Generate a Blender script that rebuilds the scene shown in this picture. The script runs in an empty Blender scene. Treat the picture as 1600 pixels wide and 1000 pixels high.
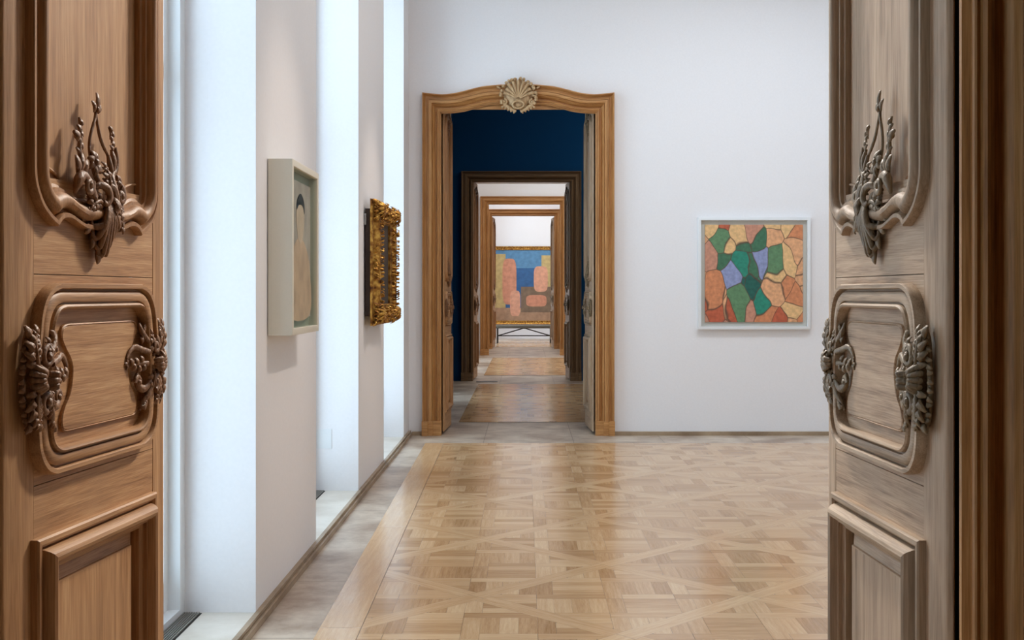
import bpy, bmesh, math, random
from mathutils import Vector, Matrix
random.seed(7)
C = bpy.context.scene.collection
S = bpy.context.scene
PI = math.pi

# ------------------------------------------------------------------ camera
EYE = 1.37
cam = bpy.data.objects.new('camera', bpy.data.cameras.new('camera'))
C.objects.link(cam)
cam.location = (0, 0, EYE)
cam.rotation_euler = (PI / 2, 0, 0)
cam.data.sensor_width = 36.0
cam.data.lens = 1850.0 / 1600.0 * 36.0
cam.data.shift_x = -20.0 / 1600.0
cam.data.shift_y = -42.0 / 1600.0
cam.data.clip_start = 0.05
S.camera = cam

# ------------------------------------------------------------------ world, exposure
w = bpy.data.worlds.new('world'); S.world = w; w.use_nodes = True
bg = w.node_tree.nodes['Background']
bg.inputs[0].default_value = (0.74, 0.89, 1.0, 1)
bg.inputs[1].default_value = 4.6
S.view_settings.view_transform = 'Standard'
S.view_settings.look = 'None'
S.view_settings.exposure = 0.0
S.view_settings.gamma = 1.0
S.view_settings.use_curve_mapping = False
S.cycles.use_denoising = True
S.cycles.max_bounces = 10
S.cycles.diffuse_bounces = 7
S.cycles.sample_clamp_indirect = 4.0
S.cycles.caustics_reflective = False
S.cycles.caustics_refractive = False

# ------------------------------------------------------------------ lights
def spot(loc, aim, power, col=(1, .86, .72), size=70, blend=.8, rad=.06):
    l = bpy.data.lights.new('unseen_spot', 'SPOT')
    l.energy = power; l.color = col; l.spot_size = math.radians(size); l.spot_blend = blend; l.shadow_soft_size = rad
    o = bpy.data.objects.new('unseen_spot', l); C.objects.link(o); o.location = loc
    o.rotation_euler = (Vector(aim) - Vector(loc)).to_track_quat('-Z', 'Y').to_euler()
def ceiling_fill(loc, sx, sy, power, col=(1, .9, .8)):  # added unseen area light that tops up the window daylight
    l = bpy.data.lights.new('ceiling_fill_light', 'AREA'); l.shape = 'RECTANGLE'
    l.size = sx; l.size_y = sy; l.energy = power; l.color = col
    o = bpy.data.objects.new('ceiling_fill_light', l); C.objects.link(o); o.location = loc
def portal(y0, y1, z0, z1, x):
    l = bpy.data.lights.new('window_portal', 'AREA'); l.shape = 'RECTANGLE'
    l.size = z1 - z0; l.size_y = y1 - y0; l.cycles.is_portal = True
    o = bpy.data.objects.new('window_portal', l); C.objects.link(o)
    o.location = (x, (y0 + y1) / 2, (z0 + z1) / 2); o.rotation_euler = (0, -PI / 2, 0)

WX = -1.12            # inner face of the window wall
GX = -1.56            # glass
CEIL = 5.2
RX = 5.4              # right wall
BAYS = {0: [(.2, 1.1)], 1: [(3.3, 4.93), (6.35, 7.97), (9.4, 10.95)],
        2: [(14.9, 16.2)], 3: [(20.6, 22.0), (23.4, 24.8)], 4: [(30.8, 32.2), (33.4, 34.8)]}
for k, bs in BAYS.items():
    for (a, b) in bs:
        portal(a, b, .1, 4.6, GX - .08)
# room 1: track lamps and added fill near the ceiling
WARM = (1, .84, .70)
COOL = (.80, .90, 1)
ceiling_fill((.9, 6.6, 5.1), 2.6, 6.0, 72, (1, .98, .96))
spot((1.4, 5.3, 5.0), (-1.1, 5.5, 1.6), 240, WARM, 24, .9)
spot((1.4, 8.4, 5.0), (-1.1, 8.7, 1.6), 240, WARM, 24, .9)
spot((1.9, 6.2, 5.0), (-.8, 2.2, 1.3), 1450, (1, .91, .80), 34, .9, .30)      # added fill to brighten the carved leaves; no lamp seen there
spot((-.6, 6.0, 5.0), (.7, 2.2, 1.3), 1050, (1, .93, .86), 32, .9, .30)  # second added fill, for the right leaf
spot((1.6, 8.6, 5.0), (1.8, 11.4, 1.3), 130, COOL, 100, 1)
spot((3.6, 8.6, 5.0), (3.2, 11.4, 1.3), 130, COOL, 100, 1)
# near room (camera side): warm
ceiling_fill((1.6, -2.5, 5.0), 2.0, 2.0, 12, (1, .76, .48))
# room 2 (blue): dim
ceiling_fill((2.4, 15.5, 5.1), 2, 3, 70, (1, .92, .8))
# room 3, passage, last room
ceiling_fill((1.5, 22.6, 5.1), 3, 4, 110, (1, .96, .88))
ceiling_fill((0, 28.05, 4.9), 1.6, .8, 34, (.97, .98, 1))
ceiling_fill((1.0, 32.2, 5.1), 4, 4, 120, (1, .96, .92))
spot((0, 32.0, 4.8), (0, 35.4, 1.9), 60, (1, .95, .9), 75)

# ------------------------------------------------------------------ materials
def newmat(name):
    m = bpy.data.materials.new(name); m.use_nodes = True
    nt = m.node_tree; b = nt.nodes['Principled BSDF']
    return m, nt, b
def N(nt, t, **kw):
    n = nt.nodes.new(t)
    for k, v in kw.items(): setattr(n, k, v)
    return n
def ramp(nt, stops, interp='LINEAR'):
    r = N(nt, 'ShaderNodeValToRGB'); r.color_ramp.interpolation = interp
    e = r.color_ramp.elements
    while len(e) < len(stops): e.new(.5)
    for i, (p, c) in enumerate(stops):
        e[i].position = p; e[i].color = (*c, 1)
    return r
def srgb(r, g, b):
    f = lambda c: (c / 255 / 12.92) if c / 255 <= .04045 else ((c / 255 + .055) / 1.055) ** 2.4
    return (f(r), f(g), f(b))
def plain(name, col, rough=.6, metal=0, bump=0, bscale=200, spec=.5):
    m, nt, b = newmat(name)
    b.inputs['Base Color'].default_value = (*col, 1); b.inputs['Roughness'].default_value = rough
    b.inputs['Metallic'].default_value = metal; b.inputs['Specular IOR Level'].default_value = spec
    tc = N(nt, 'ShaderNodeTexCoord'); no = N(nt, 'ShaderNodeTexNoise'); no.inputs['Scale'].default_value = bscale
    nt.links.new(tc.outputs['Object'], no.inputs['Vector'])
    mx = N(nt, 'ShaderNodeMixRGB', blend_type='MULTIPLY'); mx.inputs[0].default_value = .06
    mx.inputs[1].default_value = (*col, 1); nt.links.new(no.outputs['Fac'], mx.inputs[2])
    nt.links.new(mx.outputs[0], b.inputs['Base Color'])
    if bump:
        bp = N(nt, 'ShaderNodeBump'); bp.inputs['Strength'].default_value = bump; bp.inputs['Distance'].default_value = .002
        nt.links.new(no.outputs['Fac'], bp.inputs['Height']); nt.links.new(bp.outputs[0], b.inputs['Normal'])
    return m
def wood(name, dark, mid, light, axis='z', rough=.5, scale=1.0, bump=.25, patina=None, uv=False, tone=False, coat=0, spread=1.0):
    m, nt, b = newmat(name)
    L = nt.links.new
    tc = N(nt, 'ShaderNodeTexCoord')
    mp = N(nt, 'ShaderNodeMapping')
    hi, lo = 38 * scale, 2.2 * scale
    mp.inputs['Scale'].default_value = {'x': (lo, hi, hi), 'y': (hi, lo, hi), 'z': (hi, hi, lo)}[axis]
    L(tc.outputs['UV' if uv else 'Object'], mp.inputs[0])
    n1 = N(nt, 'ShaderNodeTexNoise'); n1.inputs['Scale'].default_value = 1.0; n1.inputs['Detail'].default_value = 6
    n1.inputs['Roughness'].default_value = .65; n1.inputs['Distortion'].default_value = .35
    L(mp.outputs[0], n1.inputs['Vector'])
    mp2 = N(nt, 'ShaderNodeMapping')
    h2, l2 = 380 * scale, 12 * scale
    mp2.inputs['Scale'].default_value = {'x': (l2, h2, h2), 'y': (h2, l2, h2), 'z': (h2, h2, l2)}[axis]
    L(tc.outputs['UV' if uv else 'Object'], mp2.inputs[0])
    n2 = N(nt, 'ShaderNodeTexNoise'); n2.inputs['Scale'].default_value = 1.0; n2.inputs['Detail'].default_value = 3
    L(mp2.outputs[0], n2.inputs['Vector'])
    n3 = N(nt, 'ShaderNodeTexNoise'); n3.inputs['Scale'].default_value = 3.5; n3.inputs['Detail'].default_value = 4
    L(tc.outputs['Object'], n3.inputs['Vector'])
    a = N(nt, 'ShaderNodeMath', operation='MULTIPLY_ADD'); a.inputs[1].default_value = .38
    L(n2.outputs['Fac'], a.inputs[0])
    s1 = N(nt, 'ShaderNodeMath', operation='MULTIPLY'); s1.inputs[1].default_value = .62
    L(n1.outputs['Fac'], s1.inputs[0]); L(s1.outputs[0], a.inputs[2])
    fac = a.outputs[0]
    if tone:
        at = N(nt, 'ShaderNodeAttribute', attribute_name='tone')
        t = N(nt, 'ShaderNodeMath', operation='MULTIPLY_ADD'); t.inputs[1].default_value = .34
        t2 = N(nt, 'ShaderNodeMath', operation='SUBTRACT'); t2.inputs[1].default_value = .5
        L(at.outputs['Fac'], t2.inputs[0]); L(t2.outputs[0], t.inputs[0]); L(fac, t.inputs[2]); fac = t.outputs[0]
    r = ramp(nt, [(.5 - .2 * spread, dark), (.5, mid), (.5 + .18 * spread, light)])
    L(fac, r.inputs[0]); col = r.outputs[0]
    if patina:
        mx = N(nt, 'ShaderNodeMixRGB'); mx.inputs[2].default_value = (*patina, 1)
        pr = ramp(nt, [(.45, (0, 0, 0)), (.75, (.55, .55, .55))]); L(n3.outputs['Fac'], pr.inputs[0])
        L(pr.outputs[0], mx.inputs[0]); L(col, mx.inputs[1]); col = mx.outputs[0]
    L(col, b.inputs['Base Color'])
    rr = N(nt, 'ShaderNodeMapRange'); rr.inputs['To Min'].default_value = rough - .06; rr.inputs['To Max'].default_value = rough + .1
    L(n3.outputs['Fac'], rr.inputs['Value']); L(rr.outputs[0], b.inputs['Roughness'])
    bp = N(nt, 'ShaderNodeBump'); bp.inputs['Strength'].default_value = bump; bp.inputs['Distance'].default_value = .0015
    L(a.outputs[0], bp.inputs['Height']); L(bp.outputs[0], b.inputs['Normal'])
    if 'carved' in name:
        n4 = N(nt, 'ShaderNodeTexNoise'); n4.inputs['Scale'].default_value = 110; n4.inputs['Detail'].default_value = 3
        L(tc.outputs['Object'], n4.inputs['Vector']); b4 = N(nt, 'ShaderNodeBump'); b4.inputs['Strength'].default_value = .6; b4.inputs['Distance'].default_value = .004
        L(n4.outputs['Fac'], b4.inputs['Height']); L(bp.outputs[0], b4.inputs['Normal']); L(b4.outputs[0], b.inputs['Normal'])
    b.inputs['Coat Weight'].default_value = coat; b.inputs['Coat Roughness'].default_value = .25
    return m

OD, OM, OL = srgb(136, 92, 54), srgb(184, 138, 94), srgb(210, 168, 124)
M = {}
M['oak_v'] = wood('old_oak_vertical', OD, OM, OL, 'z', .52, bump=.8, spread=.85, patina=srgb(170, 134, 100))
M['oak_h'] = wood('old_oak_horizontal', OD, OM, OL, 'x', .52, bump=.8, spread=.85, patina=srgb(170, 134, 100))
M['mould'] = wood('darker_oak_moulding', srgb(118, 78, 44), srgb(166, 120, 78), srgb(196, 150, 106), 'z', .5, bump=.4, patina=srgb(144, 104, 70))  # moulding oak, a notch darker than the panel oak
M['mould_h'] = wood('darker_oak_moulding_across', srgb(122, 82, 48), srgb(174, 130, 88), srgb(202, 158, 114), 'x', .5, bump=.4, patina=srgb(150, 112, 78))
M['mould2'] = wood('daylit_oak_moulding', srgb(118, 94, 70), srgb(168, 142, 114), srgb(194, 168, 140), 'z', .55, bump=.4, patina=srgb(146, 126, 108))  # right-leaf mouldings: greyer tone holds some of the window daylight
M['mould2_h'] = wood('daylit_oak_moulding_across', srgb(124, 100, 76), srgb(178, 152, 124), srgb(202, 178, 150), 'x', .55, bump=.4, patina=srgb(156, 136, 118))
M['oak2_v'] = wood('daylit_oak_vertical', srgb(132, 104, 78), srgb(186, 156, 126), srgb(210, 184, 154), 'z', .56, bump=.7, spread=.85, patina=srgb(172, 150, 130))  # right leaf: window daylight partly put into a paler, greyer oak
M['oak2_h'] = wood('daylit_oak_horizontal', srgb(132, 104, 78), srgb(186, 156, 126), srgb(210, 184, 154), 'x', .56, bump=.7, spread=.85, patina=srgb(172, 150, 130))
M['carved2'] = wood('daylit_carved_oak', srgb(92, 74, 50), srgb(132, 112, 84), srgb(160, 142, 114), 'z', .45, scale=.7, bump=.5)  # right-leaf carving, greyed the same way for the window light
M['carved'] = wood('carved_oak', srgb(92, 60, 36), srgb(134, 94, 62), srgb(164, 124, 88), 'z', .45, scale=.7, bump=.5)
CD, CM, CL = srgb(128, 82, 38), srgb(174, 122, 68), srgb(200, 152, 96)
M['case_v'] = wood('casing_oak_vertical', CD, CM, CL, 'z', .5, bump=.2)
M['case_h'] = wood('casing_oak_horizontal', CD, CM, CL, 'x', .5, bump=.2)
M['shell'] = wood('carved_limewood', srgb(130, 100, 66), srgb(176, 144, 104), srgb(206, 180, 140), 'z', .55, bump=.4)
M['white'] = plain('white_wall_paint', srgb(232, 231, 233), .7, bump=.15, bscale=60, spec=.2)
M['taupe'] = plain('unseen_taupe_wall', srgb(104, 92, 78), .75, spec=.2)  # unseen near-room walls, kept dark to shade the nearest door frame
M['ceil'] = plain('white_ceiling_paint', srgb(235, 234, 232), .8)
M['blue'] = plain('deep_blue_wall_paint', srgb(0, 66, 112), .75, spec=.15)
M['frame_white'] = plain('white_lacquer', srgb(225, 228, 230), .35)
M['metal'] = plain('dark_steel', srgb(40, 40, 42), .4, .8)
M['slat'] = plain('brushed_steel_slats', srgb(150, 146, 140), .4, .6)
M['black'] = plain('black_void', srgb(14, 12, 10), .8)
M['dark_brown'] = plain('backing_brown_and_gap_shade', srgb(52, 36, 28), .7)

# stone
def stone(name, c1, c2, joint=True, rough=.4):
    m, nt, b = newmat(name); L = nt.links.new
    tc = N(nt, 'ShaderNodeTexCoord')
    n = N(nt, 'ShaderNodeTexNoise'); n.inputs['Scale'].default_value = 2.4; n.inputs['Detail'].default_value = 9; n.inputs['Roughness'].default_value = .65
    L(tc.outputs['Object'], n.inputs['Vector'])
    r = ramp(nt, [(.38, c1), (.62, c2)]); L(n.outputs['Fac'], r.inputs[0]); col = r.outputs[0]
    if joint:
        br = N(nt, 'ShaderNodeTexBrick'); br.offset = .37
        br.inputs['Color1'].default_value = (.93, .93, .93, 1); br.inputs['Color2'].default_value = (1, 1, 1, 1)
        br.inputs['Mortar'].default_value = (.55, .5, .44, 1); br.inputs['Scale'].default_value = 1
        br.inputs['Mortar Size'].default_value = .004; br.inputs['Brick Width'].default_value = .92; br.inputs['Row Height'].default_value = .83
        mp = N(nt, 'ShaderNodeMapping'); mp.inputs['Rotation'].default_value = (0, 0, PI / 2); mp.inputs['Location'].default_value = (.1, .38, 0)
        L(tc.outputs['Object'], mp.inputs[0]); L(mp.outputs[0], br.inputs['Vector'])
        mx = N(nt, 'ShaderNodeMixRGB', blend_type='MULTIPLY'); mx.inputs[0].default_value = 1
        L(col, mx.inputs[1]); L(br.outputs['Color'], mx.inputs[2]); col = mx.outputs[0]
    L(col, b.inputs['Base Color']); b.inputs['Roughness'].default_value = rough
    bp = N(nt, 'ShaderNodeBump'); bp.inputs['Strength'].default_value = .15; bp.inputs['Distance'].default_value = .003
    L(n.outputs['Fac'], bp.inputs['Height']); L(bp.outputs[0], b.inputs['Normal'])
    return m
M['stone'] = stone('limestone_slabs', srgb(152, 130, 112), srgb(206, 190, 172))
M['stone_sill'] = stone('pale_marble_sill', srgb(196, 186, 172), srgb(220, 213, 202), joint=False, rough=.3)
M['kerb'] = stone('brown_stone_skirting', srgb(132, 110, 86), srgb(168, 146, 120), joint=False)
M['parquet'] = wood('oiled_oak_parquet', srgb(162, 120, 80), srgb(200, 160, 118), srgb(222, 188, 148), 'x', .17, scale=1.5, bump=.04, uv=True, tone=True, spread=1.5)
M['gap'] = plain('dark_parquet_joint', srgb(96, 66, 40), .6)

# glass that lets light straight through
def thin_glass(name, tint, refl=.08):
    m, nt, b = newmat(name); nt.nodes.remove(b); L = nt.links.new
    out = nt.nodes['Material Output']; mix = N(nt, 'ShaderNodeMixShader'); tr = N(nt, 'ShaderNodeBsdfTransparent')
    gl = N(nt, 'ShaderNodeBsdfGlossy'); gl.inputs['Roughness'].default_value = .03
    tr.inputs[0].default_value = (*tint, 1)
    lw = N(nt, 'ShaderNodeLayerWeight'); pw = N(nt, 'ShaderNodeMath', operation='POWER'); pw.inputs[1].default_value = 4
    ma = N(nt, 'ShaderNodeMath', operation='MULTIPLY_ADD'); ma.inputs[1].default_value = .2; ma.inputs[2].default_value = .03
    L(lw.outputs['Facing'], pw.inputs[0]); L(pw.outputs[0], ma.inputs[0]); L(ma.outputs[0], mix.inputs[0])
    L(tr.outputs[0], mix.inputs[1]); L(gl.outputs[0], mix.inputs[2]); L(mix.outputs[0], out.inputs[0])
    return m
M['glass'] = thin_glass('window_glass', (.93, .97, 1))
M['pic_glass'] = thin_glass('picture_glass', (.93, .97, .95))
# gold
def gold_mat():
    m, nt, b = newmat('gilded_wood'); L = nt.links.new
    tc = N(nt, 'ShaderNodeTexCoord'); n = N(nt, 'ShaderNodeTexNoise'); n.inputs['Scale'].default_value = 30; n.inputs['Detail'].default_value = 6
    L(tc.outputs['Object'], n.inputs['Vector'])
    r = ramp(nt, [(.3, srgb(84, 44, 22)), (.47, srgb(158, 108, 44)), (.66, srgb(216, 172, 86))]); L(n.outputs['Fac'], r.inputs[0])
    L(r.outputs[0], b.inputs['Base Color']); b.inputs['Metallic'].default_value = .75; b.inputs['Roughness'].default_value = .38
    bp = N(nt, 'ShaderNodeBump'); bp.inputs['Strength'].default_value = .4; bp.inputs['Distance'].default_value = .003
    L(n.outputs['Fac'], bp.inputs['Height']); L(bp.outputs[0], b.inputs['Normal'])
    return m
M['gold'] = gold_mat()

# ------------------------------------------------------------------ mesh helpers
def cat(pts, n=4, closed=False):
    """Catmull-Rom through tuples of any length"""
    out = []; P = [tuple(p) for p in pts]; m = len(P)
    rng = range(m) if closed else range(m - 1)
    for i in rng:
        g = lambda k: P[k % m] if closed else P[min(max(k, 0), m - 1)]
        p0, p1, p2, p3 = g(i - 1), g(i), g(i + 1), g(i + 2)
        for j in range(n):
            t = j / n
            out.append(tuple(.5 * (2 * b + (c - a) * t + (2 * a - 5 * b + 4 * c - d) * t * t + (3 * b - a - 3 * c + d) * t ** 3)
                             for a, b, c, d in zip(p0, p1, p2, p3)))
    if not closed: out.append(P[-1])
    return out

class MB:
    def __init__(self, tf=None):
        self.v = []; self.f = []; self.tf = tf or (lambda a, b, c: (a, b, c))
    def P(self, a, b, c):
        self.v.append(self.tf(a, b, c)); return len(self.v) - 1
    def box(self, x0, x1, y0, y1, z0, z1):
        i = [self.P(x, y, z) for x in (x0, x1) for y in (y0, y1) for z in (z0, z1)]
        for q in ((0, 1, 3, 2), (4, 6, 7, 5), (0, 4, 5, 1), (2, 3, 7, 6), (0, 2, 6, 4), (1, 5, 7, 3)):
            self.f.append([i[k] for k in q])
        return self
    def loft(self, O, I, prof, closed=False, caps=True):
        """O, I: matching 2-D curves; prof: (u, h) across from O to I; third coordinate is the height h"""
        rows = []
        for o, i in zip(O, I):
            rows.append([self.P(o[0] + (i[0] - o[0]) * u, o[1] + (i[1] - o[1]) * u, h) for u, h in prof])
        n = len(rows)
        for k in range(n if closed else n - 1):
            a, b = rows[k], rows[(k + 1) % n]
            for j in range(len(prof) - 1):
                self.f.append([a[j], a[j + 1], b[j + 1], b[j]])
        if not closed and caps:
            self.f.append(rows[0][::-1]); self.f.append(rows[-1][:])
        return self
    def tube(self, pts, k=1.0, hc=0.0, n=8, sub=3, ridge=0.0, smooth=True):
        """pts: (a, b, r) or (a, b, r, h): a carved strand lying on the plane"""
        pts = [p if len(p) == 4 else (*p, hc) for p in pts]
        Q = cat(pts, sub) if smooth and len(pts) > 2 else pts
        rings = []
        for i, q in enumerate(Q):
            p, nx = Q[max(i - 1, 0)], Q[min(i + 1, len(Q) - 1)]
            dx, dy = nx[0] - p[0], nx[1] - p[1]; l = math.hypot(dx, dy) or 1e-9
            px, py = -dy / l, dx / l
            r = max(q[2], .0006); ring = []
            for j in range(n):
                a = 2 * PI * j / n
                cw, sh = math.cos(a), math.sin(a)
                rd = 1 - ridge * (.5 + .5 * math.cos(5 * a + PI)) if sh > 0 else 1
                ring.append(self.P(q[0] + px * r * cw, q[1] + py * r * cw, q[3] + sh * r * k * rd))
            rings.append(ring)
        for i in range(len(rings) - 1):
            for j in range(n):
                self.f.append([rings[i][j], rings[i][(j + 1) % n], rings[i + 1][(j + 1) % n], rings[i + 1][j]])
        self.f.append(rings[0][::-1]); self.f.append(rings[-1][:])
        return self
    def frond(self, x, y, ang, length, width, bend=0, h=.01, k=.8, ridge=.35):
        """leaf-shaped lobe"""
        pts = []
        for i in range(6):
            t = i / 5; a = ang + bend * t
            r = width * (.55, .85, 1.0, .92, .75, .42)[i]
            pts.append((x, y, r, h * (1 + .3 * math.sin(PI * t))))
            x += math.cos(a) * length / 5; y += math.sin(a) * length / 5
        return self.tube(pts, k=k, n=10, sub=2, ridge=ridge)
    def acanthus(self, path, width, lobes=5, h=.02, curl=.5, up=1.0):
        """carved leaf: a midrib with pairs of lobes; path = (a, b) points from root to tip"""
        Q = cat(path, 6); n = len(Q) - 1
        self.tube([(x, y, .0035 * (1 - .5 * i / n) + .001, h + .008 * math.sin(PI * i / n) * up) for i, (x, y) in enumerate(Q)][::3] + [(*Q[-1], .0015, h * .7)], k=1.3)
        for j in range(lobes):
            t = .06 + .84 * j / (lobes - 1); i = min(int(t * n), n - 1)
            x, y = Q[i]; a = math.atan2(Q[i + 1][1] - y, Q[i + 1][0] - x); L_ = width * (.65 + .5 * math.sin(PI * min(1, t * 1.15)))
            for s in (-1, 1):
                self.frond(x, y, a + s * (1.15 - .45 * t), L_, L_ * .30, -s * curl, h * .8 + .004 * math.sin(PI * t), k=.9, ridge=.5)
        x, y = Q[-2]; a = math.atan2(Q[-1][1] - y, Q[-1][0] - x)
        return self.frond(x, y, a, width * .9, width * .26, curl, h * .8, k=.9, ridge=.4)
    def bead(self, x, y, r, h=0, k=1.0, n=8):
        rings = []
        for i in range(1, 5):
            t = PI * i / 5
            rings.append([self.P(x + r * math.sin(t) * math.cos(2 * PI * j / n), y + r * math.sin(t) * math.sin(2 * PI * j / n), h + r * k * math.cos(t)) for j in range(n)])
        for i in range(3):
            for j in range(n): self.f.append([rings[i][j], rings[i][(j + 1) % n], rings[i + 1][(j + 1) % n], rings[i + 1][j]])
        self.f.append(rings[0][::-1]); self.f.append(rings[-1][:])
        return self
    def curl(self, x, y, r0, turns, start, rad, h=.01, cw=1, k=1.0):
        """spiral volute"""
        pts = []; n = int(10 * turns) + 4
        for i in range(n):
            t = i / (n - 1); a = start + cw * 2 * PI * turns * t; r = r0 * (1 - .8 * t)
            pts.append((x + r * math.cos(a), y + r * math.sin(a), rad * (1 - .35 * t), h + .006 * t))
        self.tube(pts, k=k, sub=2)
        return self.bead(x, y, rad * 1.1, h + .006)
    def poly(self, pts):
        self.f.append([self.P(*p) for p in pts]); return self
    def build(self, name, mat, parent=None, ang=35, smooth=True):
        me = bpy.data.meshes.new(name); me.from_pydata(self.v, [], self.f)
        bm = bmesh.new(); bm.from_mesh(me); bmesh.ops.recalc_face_normals(bm, faces=bm.faces[:]); bm.to_mesh(me); bm.free()
        me.materials.append(mat)
        if smooth:
            me.polygons.foreach_set('use_smooth', [True] * len(me.polygons))
            me.set_sharp_from_angle(angle=math.radians(ang))
        o = bpy.data.objects.new(name, me); C.objects.link(o)
        if parent: o.parent = parent
        return o
def empty(name, loc=(0, 0, 0), rz=0):
    o = bpy.data.objects.new(name, None); C.objects.link(o); o.location = loc; o.rotation_euler = (0, 0, rz); o.empty_display_size = .1
    return o
def tag(o, label=None, cat_=None, group=None, kind=None):
    if label: o['label'] = label
    if cat_: o['category'] = cat_
    if group: o['group'] = group
    if kind: o['kind'] = kind
    return o
def copy_tree(o, parent=None):
    c = o.copy(); C.objects.link(c)
    if parent: c.parent = parent
    for ch in list(o.children): copy_tree(ch, c)
    return c

# ------------------------------------------------------------------ room shell
# long axis = +Y.  walls across: (front y, back y, opening x0, x1, opening height, material front, material back)
W0, W1, W2, W3, W4, W5 = (1.87, 2.72), (11.42, 12.3), (18.5, 19.4), (26.1, 26.9), (29.12, 29.9), (35.5, 35.9)
def cross_wall(name, ys, x0, x1, zt, mat, mat_back=None, zt2=None):
    y0, y1 = ys; ym = (y0 + y1) / 2 if zt2 is None else y0 + .028; zt2 = zt2 or zt
    def half(a, b, nm, m_, par=None, zt=zt):
        mb = MB()
        mb.box(-1.75, x0, a, b, 0, CEIL); mb.box(x1, RX, a, b, 0, CEIL); mb.box(x0, x1, a, b, zt, CEIL)
        return mb.build(nm, m_, par, smooth=False)
    if mat_back is None:
        return tag(half(y0, y1, name, mat), kind='structure')
    a = tag(half(y0, ym, name, mat), kind='structure')
    half(ym, y1, 'wall_face', mat_back, a, zt2)
    return a
cross_wall('wall_near', W0, -.93, .76, 3.2, M['white'], M['white'], 3.5)
cross_wall('wall_back', W1, -.87, .75, 3.2, M['white'], M['blue'], 3.5)
cross_wall('wall_far', W2, -.88, .78, 3.16, M['blue'], M['white'])
cross_wall('wall_third', W3, -.85, .83, 3.38, M['white'])
cross_wall('wall_fourth', W4, -.87, .79, 3.32, M['white'])
tag(MB().box(-1.75, RX, W5[0], W5[1], 0, CEIL).build('wall_end', M['white'], smooth=False), kind='structure')
tag(MB().box(-1.75, RX, -6.3, -6.0, 0, CEIL).build('wall_behind', M['taupe'], smooth=False), kind='structure')
# window wall, room by room
ROOMS = {0: (-6.0, W0[0], 'taupe'), 1: (W0[1], W1[0], 'white'), 2: (W1[1], W2[0], 'blue'), 3: (W2[1], W3[0], 'white'), 35: (W3[1], W4[0], 'white'), 4: (W4[1], W5[0], 'white')}
SIDE = {0: 'near', 1: 'left', 2: 'blue', 3: 'third', 35: 'passage', 4: 'end'}
for k, (ya, yb, mt) in ROOMS.items():
    mb = MB(); y = ya
    xo = -1.75
    for (a, b) in BAYS.get(k, []):
        mb.box(xo, WX, y, a, 0, CEIL); mb.box(xo, WX, a, b, 4.6, CEIL); y = b
    mb.box(xo, WX, y, yb, 0, CEIL)
    tag(mb.build('wall_left_' + SIDE[k] if k != 1 else 'wall_left', M[mt], smooth=False), kind='structure')
    xr = RX if k != 35 else 1.6
    tag(MB().box(xr, xr + .2, ya, yb, 0, CEIL).build('wall_right_' + SIDE[k] if k != 1 else 'wall_right', M[mt], smooth=False), kind='structure')
tag(MB().box(-1.75, RX + .2, -6.3, W5[1], CEIL, CEIL + .2).build('ceiling', M['ceil'], smooth=False), kind='structure')

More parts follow.
